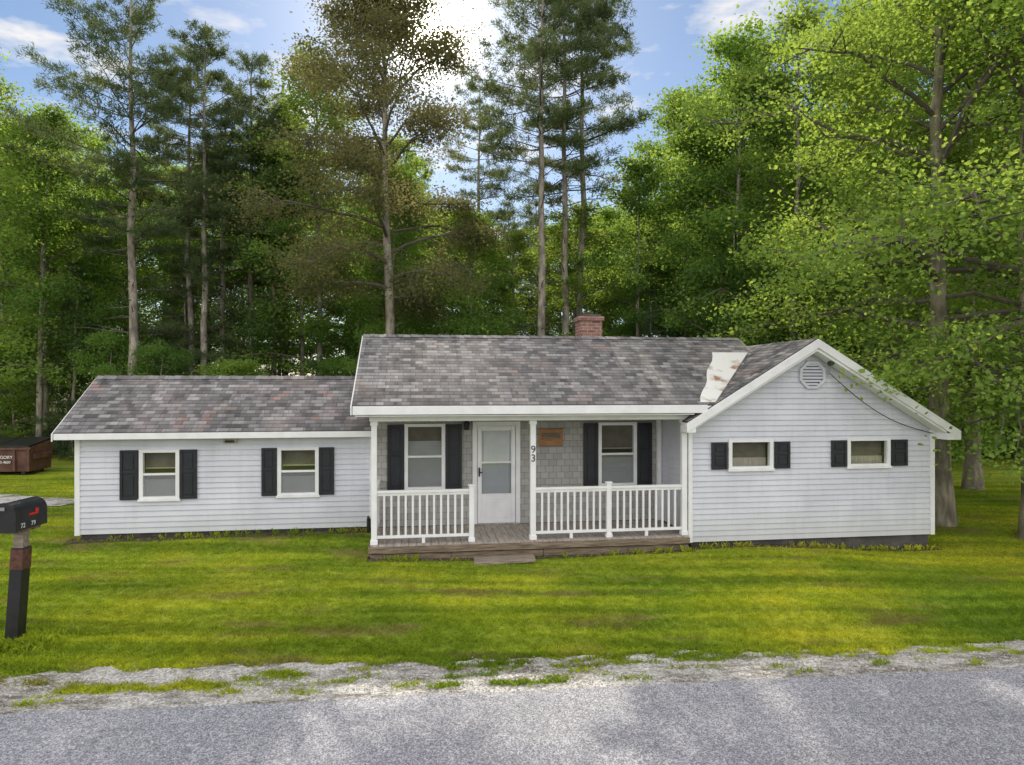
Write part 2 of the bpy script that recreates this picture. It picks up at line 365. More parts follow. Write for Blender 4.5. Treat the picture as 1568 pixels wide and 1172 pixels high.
w.box(-6.62,-.865,13.635,13.675,2.085,2.20,'white'); w.box(-6.60,-.87,13.68,13.95,2.085,2.10,'white')
def rakeb(pa,pb,dep,y0,y1):
    a=[(pa[0],y0,pa[1]),(pb[0],y0,pb[1]),(pb[0],y0,pb[1]-dep),(pa[0],y0,pa[1]-dep)]
    w.prism(a,[(p[0],y1,p[2]) for p in a],'white')
rakeb((4.95,zl(4.95)-.02),(7.57,3.98),.17,12.02,12.056)
rakeb((7.57,3.98),(10.58,zr(10.58)-.02),.17,12.02,12.056)
rakeb((5.15,zl(5.15)-.13),(7.57,3.85),.10,12.06,12.37); rakeb((7.57,3.85),(10.3,zr(10.3)-.13),.10,12.06,12.37)
w.box(10.30,10.58,12.03,12.40,2.03,2.16,'white'); w.box(10.56,10.60,12.05,17.3,2.06,2.20,'white')
w.box(4.95,5.13,12.03,12.35,2.22,2.35,'white')
def rakex(ya,za,yb,zb,dep,x0,x1):
    a=[(x0,ya,za),(x0,yb,zb),(x0,yb,zb-dep),(x0,ya,za-dep)]
    w.prism(a,[(x1,p[1],p[2]) for p in a],'white')
rakex(12.05,2.73,14.7,4.145,.15,-1.125,-1.10); rakex(14.7,4.145,17.34,2.73,.15,-1.125,-1.10)
rakex(14.05,3.80,14.7,4.145,.12,7.272,7.30); rakex(14.7,4.145,17.34,2.73,.15,7.272,7.30)
rakex(13.64,2.195,15.45,3.27,.14,-6.665,-6.64); rakex(15.45,3.27,17.24,2.195,.14,-6.665,-6.64)
H(w,'white_trim',bevel=.004)
w=MB()
def mz(y): return 2.75+.536*(y-12.06)
nn=10
for i in range(nn):
    y0=12.10+(14.02-12.10)*i/nn; y1=12.10+(14.02-12.10)*(i+1)/nn
    def xs(y):
        t=(y-12.1)/1.92; return (5.24+1.12*t+.03*math.sin(y*7), 5.54+1.62*t)
    a,b=xs(y0); c,d=xs(y1); e=.012
    w.face([(a,y0,mz(y0)+e),(b,y0,mz(y0)+e),(d,y1,mz(y1)+e),(c,y1,mz(y1)+e)],'flash')
H(w,'valley_flashing')
w=MB(); w.box(3.64,4.14,14.9,15.4,3.6,4.62,'brick'); w.box(3.60,4.18,14.86,15.44,4.55,4.64,'brick'); w.box(3.66,4.12,14.92,15.38,4.64,4.69,'concrete'); w.box(3.80,3.98,15.06,15.24,4.68,4.75,'rust')
w.box(3.58,4.20,14.84,15.46,3.9,4.03,'grey')
H(w,'chimney',bevel=.006)
def window(name,x0,x1,z0,z1,y,kind):
    w=MB(); t=.05
    yo=y-.045
    w.box(x0-.02,x0+t,yo,y+.05,z0-.01,z1+.01,'white'); w.box(x1-t,x1+.02,yo,y+.05,z0-.01,z1+.01,'white')
    w.box(x0+t,x1-t,yo+.002,y+.05,z1-t,z1+.008,'white'); w.box(x0-.04,x1+.04,yo-.02,y+.05,z0-.05,z0-.008,'white'); w.box(x0+t,x1-t,yo+.002,y+.05,z0-.006,z0+t-.01,'white')
    if kind!='slider':
        zm=(z0+z1)/2
        w.box(x0+t,x1-t,y-.03,y+.02,zm-.02,zm+.02,'white')
        w.face([(x0+t,y-.012,zm),(x1-t,y-.012,zm),(x1-t,y-.012,z1-t),(x0+t,y-.012,z1-t)],'glass')
        w.face([(x0+t,y+.012,z0+t),(x1-t,y+.012,z0+t),(x1-t,y+.012,zm),(x0+t,y+.012,zm)],'glass')
        w.face([(x0+t,y-.02,z0+t-.01),(x1-t,y-.02,z0+t-.01),(x1-t,y-.02,zm-.02),(x0+t,y-.02,zm-.02)],'screen')
        zz=z0+.03
        top=z1-.32 if kind=='blind' else zm-.08
        n=int((top-zz)/.03)
        for i in range(n):
            w.face([(x0+t,y+.05,zz+i*.03),(x1-t,y+.05,zz+i*.03),(x1-t,y+.065,zz+i*.03+.027),(x0+t,y+.065,zz+i*.03+.027)],'blind')
        w.face([(x0+t,y+.10,zm+.10),(x1-t,y+.10,zm+.10),(x1-t,y+.10,z1),(x0+t,y+.10,z1)],'shade')
        w.box(x0+t,x1-t,y+.09,y+.099,zm+.095,zm+.12,'curtain')
    else:
        w.face([(x0+t,y-.01,z0+t-.01),(x1-t,y-.01,z0+t-.01),(x1-t,y-.01,z1-t),(x0+t,y-.01,z1-t)],'glass')
        w.face([(x0+t,y+.12,z0),(x1-t,y+.12,z0),(x1-t,y+.12,z1-.36),(x0+t,y+.12,z1-.36)],'curtain')
        w.face([(x0+t,y+.14,z0),(x1-t,y+.14,z0),(x1-t,y+.14,z1),(x0+t,y+.14,z1)],'shade')
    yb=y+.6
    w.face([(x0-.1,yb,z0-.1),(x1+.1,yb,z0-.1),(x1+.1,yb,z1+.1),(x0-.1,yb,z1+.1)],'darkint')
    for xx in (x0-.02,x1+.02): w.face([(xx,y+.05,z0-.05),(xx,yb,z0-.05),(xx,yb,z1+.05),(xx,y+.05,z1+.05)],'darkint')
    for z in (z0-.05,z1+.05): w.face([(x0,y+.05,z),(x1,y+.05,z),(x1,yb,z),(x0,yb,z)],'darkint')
    H(w,name)
def shutter(name,x0,x1,z0,z1,y):
    w=MB(); f=.05; a=y-.06; 
    w.box(x0+.01,x1-.01,a+.018,y-.023,z0+.01,z1-.01,'shutter')
    w.box(x0,x0+f,a,y-.024,z0,z1,'shutter'); w.box(x1-f,x1,a,y-.024,z0,z1,'shutter')
    zm=z0+(z1-z0)*.55
    for p,q in ((z0,z0+f),(zm-f/2,zm+f/2),(z1-f,z1)): w.box(x0+f+.001,x1-f-.001,a+.002,y-.025,p,q,'shutter')
    for p,q in ((z0+f,zm-f/2),(zm+f/2,z1-f)):
        if q-p>.12: w.box(x0+f+.03,x1-f-.03,a+.006,y-.026,p+.03,q-.03,'shutter')
    H(w,name,bevel=.005)
for i,(a,b,c,d) in enumerate(WW): window('wing_window',a,b,c,d,13.95,'plain')
for i,(a,b,c,d) in enumerate(MW): window('porch_window',a,b,c,d,13.9,'plain' if i==1 else 'blind')
for i,(a,b,c,d) in enumerate(GW): window('gable_window',a,b,c,d,12.4,'slider')
shutter('shutter',-5.585,-5.26,.91,1.86,13.95); shutter('shutter',-4.50,-4.19,.91,1.86,13.95)
shutter('shutter',-2.995,-2.71,.93,1.87,13.95); shutter('shutter',-1.90,-1.61,.93,1.87,13.95)
shutter('shutter',-.57,-.24,1.0,2.31,13.9); shutter('shutter',.60,.92,1.0,2.31,13.9)
shutter('shutter',3.45,3.76,1.0,2.31,13.9); shutter('shutter',4.61,4.93,1.0,2.31,13.9)
shutter('shutter',5.578,5.90,1.49,2.01,12.4); shutter('shutter',6.865,7.182,1.49,2.01,12.4)
shutter('shutter',8.05,8.37,1.50,2.02,12.4); shutter('shutter',9.34,9.684,1.50,2.02,12.4)
w=MB(); x0,x1,z0,z1=DR; y=13.9
w.box(x0-.02,x0+.07,y-.05,y+.06,z0,z1+.06,'white'); w.box(x1-.07,x1+.02,y-.05,y+.06,z0,z1+.06,'white'); w.box(x0+.071,x1-.071,y-.048,y+.06,z1-.03,z1+.058,'white')
a,b=x0+.08,x1-.08
w.box(a,a+.085,y-.03,y-.002,z0+.02,z1-.035,'white'); w.box(b-.085,b,y-.03,y-.002,z0+.02,z1-.035,'white')
w.box(a+.086,b-.086,y-.028,y-.003,z1-.13,z1-.037,'white'); w.box(a+.086,b-.086,y-.028,y-.003,z0+.02,z0+.62,'white'); w.box(a+.16,b-.16,y-.036,y-.029,z0+.12,z0+.54,'white')
w.box(a+.086,b-.086,y-.026,y-.004,z0+1.24,z0+1.275,'white')
w.face([(a+.08,y-.012,z0+.6),(b-.08,y-.012,z0+.6),(b-.08,y-.012,z1-.12),(a+.08,y-.012,z1-.12)],'glass')
w.face([(a+.08,y-.008,z0+.6),(b-.08,y-.008,z0+.6),(b-.08,y-.008,z0+1.25),(a+.08,y-.008,z0+1.25)],'screen')
w.box(a,b,y+.03,y+.07,z0,z1,'white')
for p,q in ((z0+.15,z0+.8),(z0+.95,z1-.2)):
    for r,t_ in ((a+.12,(a+b)/2-.05),((a+b)/2+.05,b-.12)): w.box(r,t_,y+.015,y+.029,p,q,'white')
w.box(a+.02,a+.05,y-.07,y-.031,z0+.98,z0+1.16,'black'); w.box(a+.02,a+.10,y-.085,y-.07,z0+1.05,z0+1.075,'black')
w.box(x0-.02,x1+.02,y-.12,y+.05,z0-.0,z0+.018,'deckfloor')
H(w,'front_door',bevel=.004)
w=MB()
nb=44
for i in range(nb):
    a=-.80+(5.10+.80)*i/nb; b=-.80+5.90*(i+1)/nb
    w.box(a+.003,b-.003,12.28,13.86,.232,.258+.002*random.random(),'deckfloor')
w.box(-.84,5.10,12.24,12.275,.12,.235,'deckwood')
for a,b in ((-.80,.62),(.63,2.3),(2.31,3.9),(3.91,5.08)): w.box(a,b,12.28,12.31,-.02+.01*random.random(),.10,'deckwood')
w.box(-.84,-.80,12.28,13.9,.08,.228,'deckwood')
for x in (-.7,.6,2.0,3.5,4.9): w.box(x-.07,x+.07,12.36,12.5,-.3,.22,'concrete')
H(w,'porch_deck',bevel=.004)
w=MB(); q=[(1.0,11.84,.012),(2.08,11.80,.045),(2.10,12.12,.06),(1.02,12.16,.03)]; w.prism([(p[0],p[1],p[2]-.05) for p in q],q,'plank'); 
w.box(1.15,1.25,11.95,12.1,-.08,-.02,'concrete'); w.box(1.8,1.95,11.95,12.1,-.08,-.01,'concrete'); H(w,'plank_step',bevel=.006)
w=MB(); yp=12.4
for x in (-.74,2.13,5.04):
    w.box(x-.05,x+.05,yp-.05,yp+.05,.26,2.455,'white'); w.box(x-.065,x+.065,yp-.065,yp+.065,.262,.34,'white'); w.box(x-.065,x+.065,yp-.065,yp+.065,2.38,2.45,'white')
for x in (1.0,3.57):
    w.box(x-.045,x+.045,yp-.045,yp+.045,.26,1.27,'white'); w.box(x-.06,x+.06,yp-.06,yp+.06,1.271,1.295,'white'); w.box(x-.06,x+.06,yp-.06,yp+.06,.262,.33,'white')
def rail(xa,xb):
    w.box(xa,xb,yp-.04,yp+.04,1.17,1.215,'white'); w.box(xa,xb,yp-.02,yp+.02,1.12,1.169,'white'); w.box(xa,xb,yp-.025,yp+.025,.36,.41,'white')
    n=max(2,round((xb-xa)/.125)); 
    for i in range(1,n):
        x=xa+(xb-xa)*i/n; w.box(x-.019,x+.019,yp-.019,yp+.019,.411,1.119,'white')
    w.box((xa+xb)/2-.03,(xa+xb)/2+.03,yp-.02,yp+.02,.26,.359,'white')
rail(-.69,.955); rail(2.18,3.525); rail(3.615,4.99)
w.box(-.78,-.70,12.45,13.88,1.17,1.215,'white'); w.box(-.765,-.715,12.45,13.88,.36,.41,'white')
for i in range(11):
    y=12.57+i*.12; w.box(-.759,-.721,y-.019,y+.019,.411,1.169,'white')
H(w,'porch_railing',bevel=.004)
w=MB(); cx,cz,R=7.65,3.30,.29
def octa(r,y): return [(cx+r*math.cos(math.pi/8+i*math.pi/4),y,cz+r*math.sin(math.pi/8+i*math.pi/4)) for i in range(8)]
A,B=octa(R,12.34),octa(R*.8,12.34); A2,B2=octa(R,12.40),octa(R*.8,12.375)
for i in range(8):
    j=(i+1)%8; w.face([A[i],A[j],B[j],B[i]],'siding'); w.face([A2[i],A2[j],A[j],A[i]],'siding'); w.face([B[i],B[j],B2[j],B2[i]],'siding')
w.face(B2,'darkint')
for i in range(7):
    z=cz-.2+i*.062; h=R*.8*math.cos(math.pi/8); ww=min(h, R*.8*math.cos(math.pi/8)+ (R*.8*math.sin(math.pi/8)) - abs(z+.02-cz)) 
    w.face([(cx-ww,12.345,z),(cx+ww,12.345,z),(cx+ww,12.373,z+.045),(cx-ww,12.373,z+.045)],'siding')
H(w,'gable_vent')
w=MB(); w.box(2.51,3.01,13.85,13.88,1.86,2.19,'brown'); w.box(2.56,2.96,13.843,13.849,1.98,2.12,'deckwood')
w.box(2.50,3.02,13.845,13.852,2.19,2.21,'deckwood'); w.box(2.50,3.02,13.845,13.852,1.84,1.86,'deckwood'); H(w,'wood_plaque')
w=MB(); w.box(.97,1.05,13.80,13.88,2.22,2.36,'black'); w.tube([(1.01,13.84,2.36),(1.01,13.80,2.42),(1.01,13.72,2.40)],.012,'black'); w.tube([(1.01,13.72,2.40),(1.01,13.72,2.34),(1.01,13.72,2.2)],[.02,.07,.05],'black',8); H(w,'porch_lantern')
w=MB(); w.box(-3.70,-3.45,13.86,13.92,1.98,2.07,'beige'); w.box(-3.66,-3.49,13.84,13.86,1.99,2.03,'darkint'); H(w,'wing_soffit_light')
w=MB(); w.box(10.29,10.42,12.6,12.85,1.2,1.7,'grey'); w.tube([(10.34,12.72,1.7),(10.34,12.72,2.3)],.025,'grey'); w.tube([(10.34,12.72,1.2),(10.34,12.72,-.1)],.02,'grey')
w.tube([(7.95,12.3,3.3),(7.95,12.25,3.62)],.02,'grey'); w.tube([(7.9,12.2,3.52),(7.9,12.1,3.52)],.045,'darkint',8); H(w,'electric_meter_box')
w=MB(); w.tube([(-.93,13.80,.1),(-.93,13.80,.45)],.04,'black'); w.tube([(-.93,13.80,.45),(-.93,13.7,.5)],.03,'black'); H(w,'outdoor_spigot')
w=MB(); pts=[]
for i in range(13):
    t=i/12; pts.append((7.95+(10.2-7.95)*t,12.30,3.35+(2.14-3.35)*t-.22*math.sin(math.pi*t)))
w.tube(pts,.009,'black',5); H(w,'service_cable')
for ch,z in (('9',1.86),('3',1.70)):
    cu=bpy.data.curves.new('house_number','FONT'); cu.body=ch; cu.size=.19; cu.extrude=.004; cu.align_x='CENTER'
    o=bpy.data.objects.new('house_number',cu); sc.collection.objects.link(o); cu.materials.append(M['black']); o.parent=house
    o.location=(2.13-OFF[0],12.344-OFF[1],z); o.rotation_euler=(math.pi/2,0,0)
# ---------------------------------------------------------------- ground
def grid(xs,ys,zf,name,mat):
    xs=np.array(xs);ys=np.array(ys); X,Y=np.meshgrid(xs,ys); Z=zf(X,Y)
    v=np.stack([X,Y,Z],-1).reshape(-1,3); nx,ny=len(xs),len(ys)
    i=np.arange(nx-1)[None,:]+nx*np.arange(ny-1)[:,None]; f=np.stack([i,i+1,i+nx+1,i+nx],-1).reshape(-1,4)
    me=bpy.data.meshes.new(name); me.from_pydata(v.tolist(),[],f.tolist()); me.materials.append(mat)
    me.polygons.foreach_set('use_smooth',[True]*len(f)); o=bpy.data.objects.new(name,me); sc.collection.objects.link(o); return o
xs=np.concatenate([np.linspace(-900,-50,12),np.arange(-45,-20,2.5),np.arange(-20,20,.4),np.arange(20,45,2.5),np.linspace(50,900,12)])
ys=np.concatenate([np.linspace(-900,-20,10),np.arange(-15,4,2),np.arange(4,24,.3),np.arange(24,60,2),np.linspace(65,900,12)])
grid(xs,ys,terr,'ground',M['lawn'])
def nz1(x,seed,f=1.0):
    a=0
    for k,(fr,am) in enumerate(((.35,.5),(.9,.3),(2.3,.2),(5.1,.14),(11.3,.09),(23,.06))):
        a=a+am*np.sin(x*fr*f+seed*3.1+k*1.7+1.3*np.sin(x*fr*.53+k))
    return a
def gedge(x): return 8.20+.08*np.clip(x,-12,12)+.1*(x-np.clip(x,-12,12))+.10*nz1(x,1)+.12*np.maximum(0,nz1(x,4,2.5))
def aedge(x): return 7.34+.10*x+.06*nz1(x,2)
def strip(name,mat,e0,e1,dz,n):
    x=np.concatenate([np.linspace(-300,-25,30),np.linspace(-24.9,24.9,n),np.linspace(25,300,30)])
    m=8; v=[];f=[]
    for j in range(m+1):
        t=j/m; y=e0(x)*(1-t)+e1(x)*t
        v+=np.stack([x,y,terr(x,y)+dz],-1).tolist()
    L=len(x)
    for j in range(m):
        for i in range(L-1): f.append((j*L+i,j*L+i+1,(j+1)*L+i+1,(j+1)*L+i))
    me=bpy.data.meshes.new(name); me.from_pydata(v,[],f); me.materials.append(mat); me.polygons.foreach_set('use_smooth',[True]*len(f))
    o=bpy.data.objects.new(name,me); sc.collection.objects.link(o)
strip('gravel_shoulder',M['gravel'],lambda x:7.1+.1*x,gedge,.006,1200)
strip('gravel_shoulder',M['gravel'],lambda x:.4+.1*x+.1*nz1(x,9),lambda x:1.5+.1*x,.006,600)
strip('asphalt_road',M['asphalt'],lambda x:1.3+.1*x+.05*nz1(x,7),aedge,.014,1200)
w=MB(); DX,DY,DRX,DRY=-13.6,16.7,3.1,1.15; n=60; ring=[]
for r in np.linspace(0,1,7):
    ring.append([(DX+r*(DRX+.3*math.sin(5*a)+.15*math.sin(17*a))*math.cos(a)*1.0, DY+r*(DRY+.12*math.sin(4*a+1)+.08*math.sin(19*a))*math.sin(a)) for a in np.linspace(0,2*math.pi,n,endpoint=False)])
for k in range(6):
    for i in range(n):
        j=(i+1)%n; q=[ring[k][i],ring[k+1][i],ring[k+1][j],ring[k][j]]
        w.face([(a,b,float(terr(a,b))+.02) for a,b in q],'gravel')
w.obj('gravel_driveway')
# bare drip-line soil along the house front, darkened as painted contact shadow
w=MB()
for (xa,xb,yb_) in ((-6.5,-.86,14.05),(-.86,5.15,12.5),(5.15,10.35,12.5)):
    nseg=int((xb-xa)/.1)
    for i in range(nseg):
        a=xa+(xb-xa)*i/nseg; b=xa+(xb-xa)*(i+1)/nseg
        wa=.20+.06*nz1(a*3,6); wb=.20+.06*nz1(b*3,6)
        off=.12 if -.86<=a<5.1 else 0
        for (u0,u1) in ((0,.5),(.5,1)):
            pts_=[]
            for (xx_,ww_,uu_) in ((a,wa,u0),(b,wb,u0),(b,wb,u1),(a,wa,u1)):
                yy_=yb_-(.1+off+ww_)*(1-uu_)
                p=l2w(xx_,yy_); pts_.append((p[0],p[1],float(terr(p[0],p[1]))+.006))
            w.face(pts_,'soil_shade')
w.obj('soil_shadow_strip')
# ---------------------------------------------------------------- fast mesh
def fastmesh(name,V,Q,mi,mats):
    me=bpy.data.meshes.new(name); nv=len(V); nf=len(Q)
    me.vertices.add(nv); me.vertices.foreach_set('co',V.astype(np.float32).ravel())
    me.loops.add(nf*4); me.loops.foreach_set('vertex_index',Q.astype(np.int32).ravel())
    me.polygons.add(nf); me.polygons.foreach_set('loop_start',np.arange(0,nf*4,4,dtype=np.int32)); me.polygons.foreach_set('loop_total',np.full(nf,4,dtype=np.int32))
    for k in mats: me.materials.append(M[k])
    me.polygons.foreach_set('material_index',mi.astype(np.int32))
    me.polygons.foreach_set('use_smooth',(mi==0)&(len(mats)>1))
    me.update(calc_edges=True); return me
def tubes(paths,sides=6):
    V=[];Q=[];b=0
    for P,R in paths:
        P=np.array(P,float); n=len(P); d=np.gradient(P,axis=0); d/=np.linalg.norm(d,axis=1,keepdims=True)+1e-9
        ref=np.where(np.abs(d[:,2:3])<.9,np.array([[0,0,1.]]),np.array([[1.,0,0]]))
        if abs(d[0,2])>.8: ref=np.repeat(np.array([[1.,0,0]]),n,0)
        a=np.cross(d,ref); a/=np.linalg.norm(a,axis=1,keepdims=True)+1e-9; c=np.cross(d,a)
        s=sides if R[0]>.04 else 3
        t=np.linspace(0,2*np.pi,s,endpoint=False)
        ring=P[:,None,:]+(a[:,None,:]*np.cos(t)[None,:,None]+c[:,None,:]*np.sin(t)[None,:,None])*np.array(R)[:,None,None]
        V.append(ring.reshape(-1,3)); i=np.arange(n-1)[:,None]*s+np.arange(s)[None,:]; j=np.arange(n-1)[:,None]*s+(np.arange(s)[None,:]+1)%s
        Q.append(np.stack([i,j,j+s,i+s],-1).reshape(-1,4)+b); b+=n*s
    return np.concatenate(V),np.concatenate(Q)
def nrm(a): return a/(np.linalg.norm(a,axis=-1,keepdims=True)+1e-9)
def leafq(c,l,rng,up=1.0,wf=.38,dirs=None,spread=.7):
    n=len(c); nn=nrm(np.array([[0,0,up]])+rng.normal(size=(n,3))*spread)
    d=nrm(np.cross(nn,rng.normal(size=(n,3)))) if dirs is None else nrm(dirs)
    s=nrm(np.cross(nn,d)); l=l[:,None]
    v=np.stack([c,c+d*l*.45+s*wf*l+nn*.08*l,c+d*l,c+d*l*.45-s*wf*l+nn*.08*l],1).reshape(-1,3)
    return v,np.arange(n*4).reshape(-1,4)
def assemble(name,paths,lv,lq,mats):
    tv0,tq0=tubes(paths[:1],9); tv1,tq1=tubes(paths[1:],6)
    V=np.concatenate([tv0,tv1,lv]); Q=np.concatenate([tq0,tq1+len(tv0),lq+len(tv0)+len(tv1)])
    mi=np.concatenate([np.zeros(len(tq0)),np.full(len(tq1),2),np.ones(len(lq))])
    return fastmesh(name,V,Q,mi,mats+['twig'])
def decid(name,seed,Ht,cb,R,nprim,lsize,cr,lper,r0,mats,nsec=6,elev=(0,60),wob=.25,lean=(0,0),stubs=4):
    rng=np.random.default_rng(seed); tp=14; t=np.linspace(0,1,tp)
    T=np.stack([lean[0]*t**1.5+np.cumsum(rng.normal(size=tp))*wob*.3*t,lean[1]*t**1.5+np.cumsum(rng.normal(size=tp))*wob*.3*t,t*Ht*.96],-1)
    rad=r0*(1-t)**.85*.9+.02; rad[0]*=1.45; rad[1]*=1.05
    paths=[(T,rad)]; cl=[]; cw=[]
    for i in range(nprim):
        u=(i+rng.random())/nprim; tt=cb+(.97-cb)*u
        base=np.array([np.interp(tt,t,T[:,k]) for k in range(3)])
        az=i*2.399+rng.normal()*.4
        e=math.radians(elev[0]+(elev[1]-elev[0])*u+rng.normal()*9)
        L=R*(.25+.75*math.sin(math.pi*min(1,u*.72+.28))**.8)*rng.uniform(.6,1.15)
        d=np.array([math.cos(az)*math.cos(e),math.sin(az)*math.cos(e),math.sin(e)])
        s=np.linspace(0,1,6); Pp=base+d*L*s[:,None]+np.array([0,0,1])*(L*.12*s[:,None]*(1-s[:,None])*2)+rng.normal(size=(6,3))*.05*L*s[:,None]
        Pp[:,2]-=.10*L*s**2.5
        br=np.interp(tt,t,rad)*.45
        paths.append((Pp,br*(1-s)**.8+.010)); cl.append(Pp[-1]); cw.append(.8)
        for j in range(nsec):
            q=.28+.7*(j+rng.random())/nsec
            b=np.array([np.interp(q,s,Pp[:,k]) for k in range(3)]); a2=az+rng.choice([-1,1])*rng.uniform(.4,1.3); e2=e*.6+rng.normal()*.35
            l2=L*rng.uniform(.22,.45)*(1.15-.5*q); d2=np.array([math.cos(a2)*math.cos(e2),math.sin(a2)*math.cos(e2),math.sin(e2)])
            s2=np.linspace(0,1,4); P2=b+d2*l2*s2[:,None]+rng.normal(size=(4,3))*.04*l2*s2[:,None]; P2[:,2]-=.12*l2*s2**2
            paths.append((P2,br*.35*(1-s2)+.006)); cl.append(P2[-1]); cw.append(1); cl.append(P2[2]+rng.normal(size=3)*.15); cw.append(.7)
    for i in range(stubs):
        tt=rng.uniform(.12,cb); base=np.array([np.interp(tt,t,T[:,k]) for k in range(3)]); az=rng.random()*6.28; L=rng.uniform(.5,1.6)
        s=np.linspace(0,1,4); d=np.array([math.cos(az),math.sin(az),.25]); paths.append((base+d*L*s[:,None]+rng.normal(size=(4,3))*.06*s[:,None],.03*(1-s)+.006))
    cl=np.array(cl); cw=np.array(cw); n=rng.poisson(lper*cw*rng.uniform(.4,1.5,len(cl)))
    cen=np.repeat(cl,n,0); crr=np.repeat(cr*rng.uniform(.6,1.3,len(cl)),n)[:,None]
    P=cen+rng.normal(size=cen.shape)*crr*np.array([[.55,.55,.24]]); P[:,2]-=.12*crr[:,0]*rng.random(len(P))
    lv,lq=leafq(P,lsize*rng.uniform(.6,1.25,len(P)),rng,up=.9)
    return assemble(name,paths,lv,lq,mats)
def pine(name,seed,Ht,cb,R,nbr,r0,mats,droop=.0,tuft=16,nl=.17,deadn=25,gap=.15,tufts=34,shape=.8,wf=.085):
    rng=np.random.default_rng(seed); tp=14; t=np.linspace(0,1,tp)
    T=np.stack([np.cumsum(rng.normal(size=tp))*.05,np.cumsum(rng.normal(size=tp))*.05,t*Ht],-1)
    rad=r0*(1-t)**.9+.015; rad[0]*=1.3; paths=[(T,rad)]; tc=[]; td=[]
    for i in range(deadn):
        tt=rng.uniform(.12,cb+.08); base=np.array([np.interp(tt,t,T[:,k]) for k in range(3)]); az=rng.random()*6.28; L=rng.uniform(.6,2.3)
        s=np.linspace(0,1,4); d=np.array([math.cos(az),math.sin(az),rng.uniform(-.15,.25)]); paths.append((base+d*L*s[:,None]+rng.normal(size=(4,3))*.05*s[:,None],.02*(1-s)+.005))
    for i in range(nbr):
        u=(i//4*4+rng.random()*1.2)/nbr
        if rng.random()<gap: continue
        tt=cb+(.985-cb)*min(u,1); base=np.array([np.interp(tt,t,T[:,k]) for k in range(3)]); az=rng.random()*6.28
        L=R*(1-u**1.3*shape)*rng.uniform(.5,1.2)*(.65+.5*min(1,u*4)); e=math.radians(-4+32*u+rng.normal()*6)-droop
        d=np.array([math.cos(az)*math.cos(e),math.sin(az)*math.cos(e),math.sin(e)]); s=np.linspace(0,1,6)
        Pp=base+d*L*s[:,None]+rng.normal(size=(6,3))*.03*L*s[:,None]; Pp[:,2]+=.10*L*s**2.2
        paths.append((Pp,np.interp(tt,t,rad)*.28*(1-s)+.007))
        side=np.array([-math.sin(az),math.cos(az),0])
        nt_=int(tufts*L/R*rng.uniform(.7,1.3))+6
        nsb=max(3,int(L*3)); 
        for j in range(nsb):
            q=.3+.7*(j+rng.random())/nsb; b=np.array([np.interp(q,s,Pp[:,k]) for k in range(3)]); sg=1 if j%2 else -1
            l2=L*.36*(1.25-q)*rng.uniform(.6,1.2); d2=nrm((d*.7+side*sg*.9+np.array([0,0,.12]))[None])[0]
            s2=np.linspace(0,1,3); paths.append((b+d2*l2*s2[:,None],.008*(1-s2)+.004))
            m=max(2,int(nt_/nsb)); k=rng.uniform(.2,1.05,m)
            tc.append(b+d2*l2*k[:,None]+rng.normal(size=(m,3))*np.array([.12,.12,.05])); td.append(np.repeat(d2[None],m,0))
    tc=np.concatenate(tc); td=np.concatenate(td)
    n=len(tc); C_=np.repeat(tc,tuft,0)+rng.normal(size=(n*tuft,3))*.06; D=nrm(np.repeat(td,tuft,0)*.6+rng.normal(size=(n*tuft,3))*.7+np.array([[0,0,.3]]))
    lv,lq=leafq(C_,nl*rng.uniform(.7,1.2,len(C_)),rng,wf=wf,dirs=D,spread=.8)
    return assemble(name,paths,lv,lq,mats)
me_near=decid('maple_near',11,15.5,.22,5.4,36,.105,.72,95,.24,['bark2','leaf'],nsec=9,elev=(-10,62))
me_near2=decid('maple_near2',12,13,.24,4.8,32,.11,.72,95,.18,['bark2','leaf'],nsec=9,elev=(-8,60))
me_cent=decid('maple_centre',21,19,.34,4.5,38,.10,.80,180,.22,['bark','leaf3'],nsec=8,elev=(-2,62))
D1=decid('dec1',31,16,.28,3.0,26,.14,.7,72,.13,['bark','leaf2'])
D2=decid('dec2',32,15,.42,2.8,22,.14,.65,74,.11,['bark','leaf2'],elev=(10,65))
D3=decid('dec3',33,17,.22,3.4,30,.14,.7,62,.14,['bark','leaf'])
U1=decid('und1',41,7,.06,2.6,26,.14,.6,60,.07,['bark','leaf2'],elev=(0,60),stubs=0)
U2=decid('und2',42,5,.04,2.4,22,.13,.55,64,.05,['bark','leaf'],elev=(5,60),stubs=0)
P1=pine('pine1',51,19.5,.42,3.8,84,.19,['bark','needle'],tufts=60,gap=.2)
P2=pine('pine2',52,20.5,.54,3.3,66,.17,['bark','needle'],gap=.25,tufts=50,deadn=34)
P3=pine('pine3',53,18,.52,2.9,60,.15,['bark','needle'],gap=.2,tufts=50)
HM=pine('hemlock',54,11,.05,2.8,100,.10,['bark','needle'],droop=.15,nl=.15,deadn=2,gap=.03,tufts=40,tuft=12,shape=.95)
def put(mesh,name,x,y,rz=None,s=1.0,sz=None):
    o=bpy.data.objects.new(name,mesh); sc.collection.objects.link(o)
    o.location=(x,y,float(terr(x,y))-.05); o.rotation_euler=(0,0,random.random()*6.28 if rz is None else rz); o.scale=(s,s,sz or s)
    return o
def at(px,Z): return (px-784)/1045*Z
put(me_near,'maple_tree',9.6,15.3,2.2); put(me_near2,'maple_tree',10.95,14.4,.6)
put(me_near2,'maple_tree',13.5,20,2.6,1.15); put(me_near2,'maple_tree',13.0,12.6,3.6,.95)
put(P1,'pine_tree',at(205,26),26,.5,1.0)
put(P3,'pine_tree',at(310,28),28,1.5,1.0); put(P2,'pine_tree',at(292,29.5),29.5,2.5,.88); put(P1,'pine_tree',at(385,31),31,1.1,.93)
put(me_cent,'maple_tree',at(600,24),24,1.0,.95)
